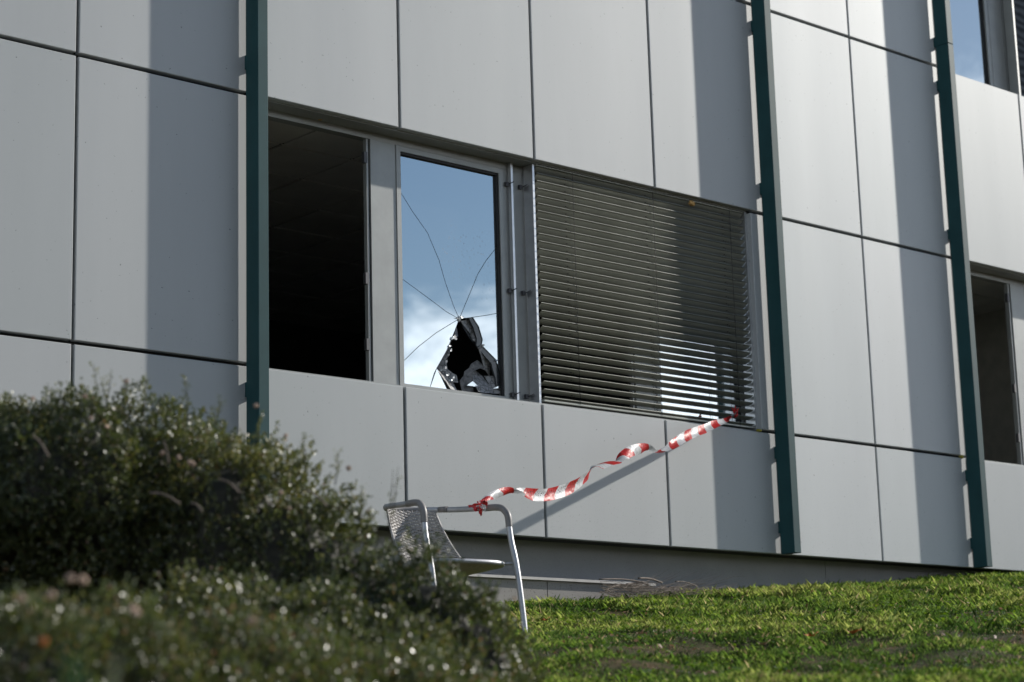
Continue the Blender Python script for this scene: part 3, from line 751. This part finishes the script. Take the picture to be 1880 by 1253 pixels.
# ------------------------------------------------------------------ vegetation helpers
def cloud_mesh(name, verts, faces_n, nper, tint, mat, parent=None):
    """verts: (F*nper,3); one n-gon per nper verts"""
    me = bpy.data.meshes.new(name); F_ = faces_n
    me.vertices.add(len(verts)); me.vertices.foreach_set('co', verts.astype(np.float32).ravel())
    me.loops.add(F_*nper); me.loops.foreach_set('vertex_index', np.arange(F_*nper, dtype=np.int32))
    me.polygons.add(F_); me.polygons.foreach_set('loop_start', np.arange(0, F_*nper, nper, dtype=np.int32)); me.polygons.foreach_set('loop_total', np.full(F_, nper, dtype=np.int32))
    at = me.attributes.new('tint', 'FLOAT', 'FACE'); at.data.foreach_set('value', tint.astype(np.float32))
    me.update(calc_edges=True); me.validate(); return link(name, me, mat, parent)
def unit(v): return v/np.maximum(1e-9, np.linalg.norm(v, axis=-1, keepdims=True))
def leaves_along(roots, dirs, length, nleaf, lsize, lwid, mess=.6):
    """sprigs with leaves: returns verts (n*4,3)"""
    n = len(roots); L = length[:, None]
    k = np.arange(nleaf)[None, :, None]/nleaf
    up = np.array([0, 0, 1.0]); bend = unit(dirs+rng.normal(0, .25, dirs.shape)+up*.25)
    t = .15+.85*k
    pos = roots[:, None, :]+dirs[:, None, :]*(L[:, :, None]*t)*.6+bend[:, None, :]*(L[:, :, None]*t**1.6)*.4
    pos = pos.reshape(-1, 3)+rng.normal(0, .002, (n*nleaf, 3))
    ax = np.repeat(dirs, nleaf, 0)
    ld = unit(ax*.6+rng.normal(0, mess, ax.shape)+np.array([0, 0, .15]))
    side = unit(np.cross(ld, rng.normal(0, 1, ax.shape)))
    s = (lsize*rng.uniform(.6, 1.25, len(pos)))[:, None]; w = s*lwid
    nrm = np.cross(ld, side)
    v = np.stack([pos, pos+ld*s*.5+side*w*.5+nrm*s*.06, pos+ld*s, pos+ld*s*.5-side*w*.5+nrm*s*.06], 1)
    return v.reshape(-1, 3), pos
def blob_surface(blobs, n, shell=.16):
    """random points with outward normals on the upper skin of a union of noisy ellipsoids"""
    A = np.array([b[3]*b[4] for b in blobs]); A = A/A.sum(); idx = rng.choice(len(blobs), n, p=A)
    d = unit(rng.normal(0, 1, (n, 3))); c = np.array([b[:3] for b in blobs])[idx]; r = np.array([b[3:6] for b in blobs])[idx]
    wob = 1+.10*np.sin(d[:, 0]*7+idx)+.08*np.sin(d[:, 2]*9+idx*2.1)+.07*np.sin(d[:, 1]*11+idx*.7)+rng.uniform(-shell, .03, n)
    p = c+d*r*wob[:, None]
    keep = np.ones(n, bool)
    for j, b in enumerate(blobs):
        q = (p-np.array(b[:3]))/np.array(b[3:6]); inside = (np.linalg.norm(q, axis=1) < .80) & (idx != j); keep &= ~inside
    nr = unit(d/r)
    return p[keep], nr[keep]
def px2(p):
    q = p-np.array(CAM); d = q@np.array(FW); return 940+FPX*(q@np.array(RT))/d, 626.5-FPX*(q@np.array(UP))/d, d

# ------------------------------------------------------------------ dark shrub
SH = empty('shrub', tuple(WD(350, 1250, 6.7)))
tag(SH, 'big dark evergreen shrub with tiny glossy leaves, in front of the left wall panels', 'bush')
def mk(list_, depth_r=.8):
    out = []
    for (x, y, d, rx, ry) in list_:
        c = WD(x, y, d); k = d/FPX; out.append((c.x, c.y, c.z, rx*k, depth_r*rx*k, ry*k))
    return out
sh_blobs = mk([(-260, 960, 6.9, 280, 205), (-30, 925, 6.7, 230, 172), (140, 900, 6.6, 180, 150), (280, 980, 6.8, 170, 225), (420, 1050, 6.7, 160, 260), (525, 1105, 6.6, 135, 255),
               (610, 1165, 6.5, 115, 235), (690, 1215, 6.4, 110, 205), (785, 1215, 6.3, 125, 190), (875, 1262, 6.2, 100, 155), (940, 1335, 6.2, 70, 110), (400, 1235, 5.9, 190, 165), (550, 1262, 5.85, 180, 165), (700, 1290, 5.8, 160, 150), (-80, 1050, 7.7, 330, 190), (150, 1080, 7.6, 200, 180)])
pts, nr = blob_surface(sh_blobs, 72000)
x_, y_, d_ = px2(pts); keep = (x_ > -500) & (y_ < 1500); pts, nr = pts[keep], nr[keep]
dirs = unit(nr*.7+np.array([0, 0, .55])+rng.normal(0, .35, nr.shape))
v, pos = leaves_along(pts, dirs, rng.uniform(.02, .055, len(pts))*(1+(rng.random(len(pts)) < .02)*1.0), 11, .0135, .6)
nz = np.sin(pos[:, 0]*3.1+1)*np.cos(pos[:, 2]*4.3+pos[:, 1]*2.3)*.12
tint = np.clip(rng.normal(.36, .2, len(pos))+nz*1.6, 0, .9); tint[rng.random(len(pos)) < .02] = .97
tag(cloud_mesh('foliage', v, len(pos), 4, tint, M['bush'], SH), kind='stuff')
# stray shoots on the crest
shoots = [(180, 735, 172, 668), (188, 740, 205, 690), (262, 735, 268, 696), (240, 735, 228, 700), (345, 745, 340, 694), (90, 748, 84, 712), (120, 745, 128, 722), (560, 830, 556, 800), (615, 860, 622, 832), (712, 945, 722, 862), (716, 945, 731, 858), (470, 790, 478, 765), (20, 745, 12, 722), (660, 930, 668, 900), (200, 740, 186, 700), (155, 740, 150, 705), (395, 752, 404, 735)]
rs = []; ds = []; ls = []
mt_ = MB()
for (a, b, c, d) in shoots:
    dep = 6.75-.0006*a; P0 = WD(a, b+30, dep); P1 = WD(c, d, dep)
    mt_.tube([P0, (P0+P1)/2+Vector((.006, .004, 0)), P1], [.0022, .0016, .0008], 5)
    nn = 3 if 700 < a < 720 else 9
    for k in range(nn):
        rs.append(P0.lerp(P1, .2+.8*k/nn)); ds.append(((P1-P0).normalized()+Vector(rng.normal(0, .5, 3))).normalized()); ls.append(.03)
rs = np.array([tuple(p) for p in rs]); ds = np.array([tuple(p) for p in ds])
v, pos = leaves_along(rs, ds, np.array(ls), 6, .012, .4)
tag(cloud_mesh('shoot_leaves', v, len(pos), 4, rng.uniform(.2, .8, len(pos)), M['bush'], SH), kind='stuff')
tag(mt_.build('shoot_stems', M['stem'], SH), kind='stuff')
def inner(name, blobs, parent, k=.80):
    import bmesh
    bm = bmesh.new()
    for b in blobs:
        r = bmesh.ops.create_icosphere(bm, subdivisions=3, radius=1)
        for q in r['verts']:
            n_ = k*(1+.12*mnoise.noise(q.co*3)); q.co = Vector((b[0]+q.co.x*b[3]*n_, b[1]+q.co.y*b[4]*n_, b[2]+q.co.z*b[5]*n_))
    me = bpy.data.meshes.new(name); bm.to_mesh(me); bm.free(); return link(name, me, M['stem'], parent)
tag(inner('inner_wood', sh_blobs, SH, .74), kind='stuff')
# arching bare twigs and pale dried heads on the shrub
for (a, b, c, d) in ((275, 905, 330, 925), (350, 925, 372, 940), (400, 880, 440, 905), (560, 900, 600, 930), (60, 800, 90, 840), (300, 810, 310, 850)):
    dep = 6.25; P0 = WD(a, b, dep-.1); P1 = WD(c, d, dep-.1)
    MB().tube(smooth_path([P0, (P0+P1)/2+Vector((0, 0, .01)), P1], 4), .003, 6).build('bare_twig', M['twig'], SH)
for (a, b) in ((232, 700), (167, 768), (196, 784), (348, 850), (355, 852), (298, 832), (328, 840), (156, 728), (525, 800), (60, 732), (470, 745), (640, 860), (515, 905), (532, 935)):
    p = WD(a, b, 6.45); blob('dried_flower_head', M['seed'], SH, tuple(p), (.009, .009, .009), a, 1)

# ------------------------------------------------------------------ ground-cover hedge right in front
HG = empty('groundcover_hedge', tuple(WD(350, 1300, 3.9)))
tag(HG, 'low blurred ground cover hedge nearest the camera, along the bottom left', 'hedge')
hg_blobs = mk([(-300, 1350, 4.3, 330, 220), (0, 1350, 4.3, 280, 220), (230, 1378, 4.5, 240, 230), (450, 1410, 4.8, 240, 235), (640, 1435, 5.2, 220, 240), (800, 1455, 5.4, 180, 235), (900, 1475, 5.6, 130, 200)], .8)
pts, nr = blob_surface(hg_blobs, 26000)
x_, y_, d_ = px2(pts); keep = (x_ > -300) & (y_ < 1420); pts, nr = pts[keep], nr[keep]
dirs = unit(nr*.6+np.array([0, 0, .7])+rng.normal(0, .35, nr.shape))
v, pos = leaves_along(pts, dirs, rng.uniform(.03, .085, len(pts)), 13, .0135, .5)
tint = np.clip(rng.normal(.5, .22, len(pos)), 0, .92); tint[rng.random(len(pos)) < .03] = .98
tag(cloud_mesh('foliage', v, len(pos), 4, tint, M['hedge'], HG), kind='stuff')
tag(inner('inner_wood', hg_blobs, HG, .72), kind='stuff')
for (a, b) in ((130, 1062), (152, 1066), (38, 1098), (95, 1092), (245, 1118), (460, 1140), (250, 1125)):
    p = WD(a, b, 3.75); blob('dried_flower_head', M['seed'], HG, tuple(p), (.010, .010, .009), a, 1)
p = WD(80, 1178, 3.4); blob('orange_petal', M['orange'], HG, tuple(p), (.008, .005, .008), 5, 1)

# two broad blades close to the lens
def blade(name, pts, wd, mat, label):
    P = smooth_path(pts, 8); m = MB(); n = len(P)
    for i, p in enumerate(P):
        t = (P[min(i+1, n-1)]-P[max(0, i-1)]).normalized(); view = (p-CAM).normalized(); a = t.cross(view).normalized(); b = t.cross(a)
        w_ = wd*math.sin(math.pi*min(.98, .35+.64*i/(n-1)))**.8
        for s in (-.5, 0, .5): m.v.append(tuple(p+a*w_*s+b*(.15*w_*(abs(s)*2))))
    for i in range(n-1):
        for k in range(2): m.f.append((i*3+k, i*3+k+1, i*3+k+4, i*3+k+3)); m.sm.append(True)
    o = m.build(name, mat, None); tag(o, label, 'leaf'); return o
M['blade'] = simple('fresh_green_leaf', (.045, .12, .012), .4)
M['drystem'] = simple('pale_dry_blade', (.34, .36, .22), .5)
g0 = WD(140, 1420, 1.6); blade('broad_leaf', [WD(150, 1520, 1.6), WD(145, 1350, 1.6), WD(132, 1185, 1.62)], .030, M['blade'], 'blurred bright green broad leaf at the very bottom left, close to the camera')
blade('dry_blade', [WD(150, 1420, 2.2), WD(190, 1300, 2.2), WD(222, 1190, 2.2)], .015, M['drystem'], 'blurred pale dry grass blade right of the bright green leaf at the bottom left')

# ------------------------------------------------------------------ lawn
def gnd_np(u, o):
    return np.array([gnd(float(a), float(b)) for a, b in zip(u, o)])
NB = 430000
u = rng.uniform(-2.6, 11.5, NB*2); o = rng.uniform(-.16, 6.4, NB*2)
zapp = .775+.075*np.minimum(u, 10.5)-.095*o
x_, y_, d_ = px2(np.stack([u, -o, zapp], 1))
keep = (x_ > 560) & (x_ < 2050) & (y_ < 1330) & (d_ > 5.5); u, o, d_ = u[keep], o[keep], d_[keep]
def fn(u, o, f, s): return np.array([mnoise.noise(Vector((float(a)*f, float(b)*f, s))) for a, b in zip(u, o)])
if len(u) > NB: u, o, d_ = u[:NB], o[:NB], d_[:NB]
n1 = fn(u, o, 1.3, 5.5); n2 = fn(u, o, 4.0, 9.5)
bare = (n1+1.1*n2 < -.38) & (o > 1.0) & (rng.random(len(u)) < .55); ok = ~bare
u, o, n1, n2, d_ = u[ok], o[ok], n1[ok], n2[ok], d_[ok]
z = gnd_np(u, o)
h = .025+.034*n2+.016*np.clip(n1, -.3, 1)+rng.exponential(.009, len(u)); h = np.clip(h, .012, .11)
h *= np.where((u < 2.2) & (o > 1.6), .7, 1)
root = np.stack([u, -o, z-.004], 1)
az = rng.uniform(0, 2*math.pi, len(u)); lean = rng.uniform(.05, .7, len(u))
ld = np.stack([np.cos(az)*lean, np.sin(az)*lean, np.ones(len(u))], 1); ld = unit(ld)
sd = np.stack([-np.sin(az), np.cos(az), np.zeros(len(u))], 1); wd = (rng.uniform(.0007, .0016, len(u)))[:, None]
H = h[:, None]
mid = root+ld*H*.55; tipv = mid+unit(ld+np.stack([np.cos(az)*.7, np.sin(az)*.7, -np.full(len(u), .15)], 1))*H*.5
v = np.stack([root-sd*wd, root+sd*wd, mid+sd*wd*.8, tipv, mid-sd*wd*.8], 1).reshape(-1, 3)
tint = np.clip(rng.normal(.40, .20, len(u))+.75*n1+.75*n2, 0, .88); tint[rng.random(len(u)) < .045] = .98  # patchy blade tones; the dark patches also paint in shaded hollows
tag(cloud_mesh('lawn_grass', v, len(u), 5, tint, M['grass']), kind='stuff')
# clover and broad-leaved weeds
NW = 9000; u = rng.uniform(-1.0, 11, NW); o = rng.uniform(.0, 5.8, NW); n1 = fn(u, o, 1.1, 2.5); ok = (n1 > .02) | ((u > .8) & (u < 3.6) & (o < 1.9)); u, o = u[ok], o[ok]
z = gnd_np(u, o)+rng.uniform(.02, .055, len(u)); c = np.stack([u, -o, z], 1); k = 5
az = rng.uniform(0, 6.28, (len(u), k)); s = rng.uniform(.008, .019, len(u))[:, None, None]
ld = np.stack([np.cos(az), np.sin(az), rng.uniform(-.1, .6, az.shape)], 2); sd = np.stack([-np.sin(az), np.cos(az), np.zeros(az.shape)], 2)
c = c[:, None, :]
v = np.stack([c+ld*0, c+ld*s*.7+sd*s*.45, c+ld*s*1.4, c+ld*s*.7-sd*s*.45], 2).reshape(-1, 3)
tag(cloud_mesh('clover_patches', v, len(u)*k, 4, rng.random(len(u)*k), M['weed']), kind='stuff')
# dry litter between the blades
NL = 7000; u = rng.uniform(-.6, 10.5, NL); o = rng.uniform(.2, 6.0, NL); n1 = fn(u, o, 1.3, 5.5); n2 = fn(u, o, 4.0, 9.5)
ok = (n1+.9*n2 < -.34) | (rng.random(NL) < .12); u, o = u[ok], o[ok]; z = gnd_np(u, o)+rng.uniform(.004, .03, len(u))
c = np.stack([u, -o, z], 1); a1 = unit(rng.normal(0, 1, c.shape)*np.array([1, 1, .5])); b1 = unit(np.cross(a1, rng.normal(0, 1, c.shape)*np.array([.4, .4, 1]))); q = rng.uniform(.006, .016, (len(u), 1))
v = np.stack([c-a1*q, c-b1*q*.5+np.array([0, 0, .003]), c+a1*q, c+b1*q*.5], 1).reshape(-1, 3)
M['litter'] = leafmat('dry_leaf_litter', [(0, (.12, .07, .04)), (.6, (.25, .16, .10)), (1, (.45, .34, .26))], .6, .2, .3)
tag(cloud_mesh('leaf_litter', v, len(u), 4, rng.random(len(u)), M['litter']), kind='stuff')
# tiny daisies
m = MB()
dz = [(1395, 1137), (1545, 1097), (1515, 1165), (1505, 1152), (1630, 1078), (1405, 1142), (990, 1097), (1810, 1105), (1275, 1095), (1180, 1175), (1712, 1095), (1260, 1178), (1530, 1100), (1850, 1160), (1740, 1205)]
def hit(px, py):
    d = ray(px, py); t = 5.0
    while t < 25:
        p = CAM+d*t
        if -p.y > -.1 and p.z < gnd(p.x, -p.y)+.03: return p
        t += .03
    return None
for (a, b) in dz+[(random.uniform(1000, 1880), random.uniform(1090, 1250)) for _ in range(26)]:
    p = hit(a, b)
    if p is None: continue
    for k in range(7):
        t = k*6.283/7; r = .007; c0 = p+Vector((0, 0, .012))
        m.poly([c0, c0+Vector((math.cos(t-.3)*r, math.sin(t-.3)*r, .003)), c0+Vector((math.cos(t)*r*1.5, math.sin(t)*r*1.5, .002)), c0+Vector((math.cos(t+.3)*r, math.sin(t+.3)*r, .003))])
tag(m.build('daisies', M['petal']), kind='stuff')
def fallen(px, py, s, mat, label, seed):
    p = hit(px, py); rnd = random.Random(seed); m = MB(); n = 15; ring = []
    for k in range(n):
        t = 2*math.pi*k/n; r = s*(1 if k % 3 == 0 else .55)*rnd.uniform(.8, 1.1)
        ring.append(p+Vector((math.cos(t)*r, math.sin(t)*r*.6, .035+.5*r*abs(math.sin(t*1.5+seed)))))
    c0 = p+Vector((0, 0, .035))
    for k in range(n): m.poly([c0, ring[k], ring[(k+1) % n]])
    m.tube([c0, c0+Vector((s*.9, -s*.4, .02))], .0012, 4)
    o = m.build('fallen_leaf', mat); tag(o, label, 'leaf', 'fallen leaves on the lawn'); return o
fallen(1565, 1178, .05, M['orange'], 'bright orange fallen leaf, the largest one, lying on the lawn at lower right', 1)
fallen(1490, 1184, .036, M['orange'], 'small dark orange fallen leaf just left of the bright orange one', 2)
fallen(1000, 1152, .03, M['orange'], 'orange yellow leaf in the grass just right of the chair leg', 3)
fallen(1400, 1200, .04, M['brownleaf'], 'brown curled leaf on the bare patch of the lawn, lower centre', 4)
fallen(1175, 1179, .022, M['brownleaf'], 'small pinkish tan leaf alone in the grass below the barrier tape', 5)

# ------------------------------------------------------------------ wood across the grounds, mirrored dimly in the cladding
nt = 150; tx = rng.uniform(-70, 190, nt); to = rng.uniform(62, 80, nt); th = rng.uniform(9.5, 14, nt)
k = 260; c = np.repeat(np.stack([tx, -to, th*.55], 1), k, 0); rr = np.repeat(np.stack([th*.33, th*.33, th*.45], 1), k, 0)
d = unit(rng.normal(0, 1, (nt*k, 3))); p = c+d*rr*rng.uniform(.6, 1.05, (nt*k, 1)); a1 = unit(rng.normal(0, 1, (nt*k, 3))); b1 = unit(np.cross(a1, rng.normal(0, 1, (nt*k, 3)))); q = .45
v = np.stack([p-a1*q, p-b1*q, p+a1*q, p+b1*q], 1).reshape(-1, 3)
tag(cloud_mesh('far_wood', v, nt*k, 4, rng.random(nt*k)*.8, M['hedge']), kind='stuff')

# ------------------------------------------------------------------ brushwood against the plinth
BP = empty('brushwood_pile', tuple(W(1180, 1085, -.12)))
tag(BP, 'pile of dry brown twigs lying against the plinth under the blind window', 'twigs')
def G0(px, Y): p = W(px, 1000, Y); return p.x, gnd(p.x, -Y)
rb = random.Random(5)
m = MB()
for i in range(230):
    px = 1095+195*rb.random()**1.1; Y = rb.uniform(-.32, .06); x0, g0_ = G0(px, Y); hgt = max(.02, .12*(1-(px-1095)/230))
    a = rb.uniform(-.25, .35); L_ = rb.uniform(.15, .6)
    z0 = g0_+.03+rb.uniform(0, hgt)
    P = [Vector((x0, Y, z0))]
    d = Vector((math.cos(a), math.sin(a)*.5, rb.uniform(-.12, .08)))
    for k in range(5): d = (d+Vector((rb.gauss(0, .12), rb.gauss(0, .08), rb.gauss(0, .1)))).normalized(); P.append(P[-1]+d*L_/5)
    m.tube(P, [.0026*rb.uniform(.4, 1)*(1-.15*k) for k in range(6)], 4, False)
tag(m.build('twigs', M['twig'], BP), kind='stuff')
for i, (a, b, c, d, r) in enumerate(((1100, 1064, 1185, 1070, .005), (1172, 1062, 1215, 1070, .007), (1112, 1084, 1150, 1074, .006), (1150, 1073, 1190, 1074, .006), (1240, 1068, 1280, 1077, .004))):
    P0 = W(a, b, -.08); P1 = W(c, d, -.02); MB().tube(smooth_path([P0, (P0+P1)/2+Vector((0, 0, .012)), P1], 4), r, 7).build('branch', M['twig'], BP)
scene.render.engine = 'CYCLES'
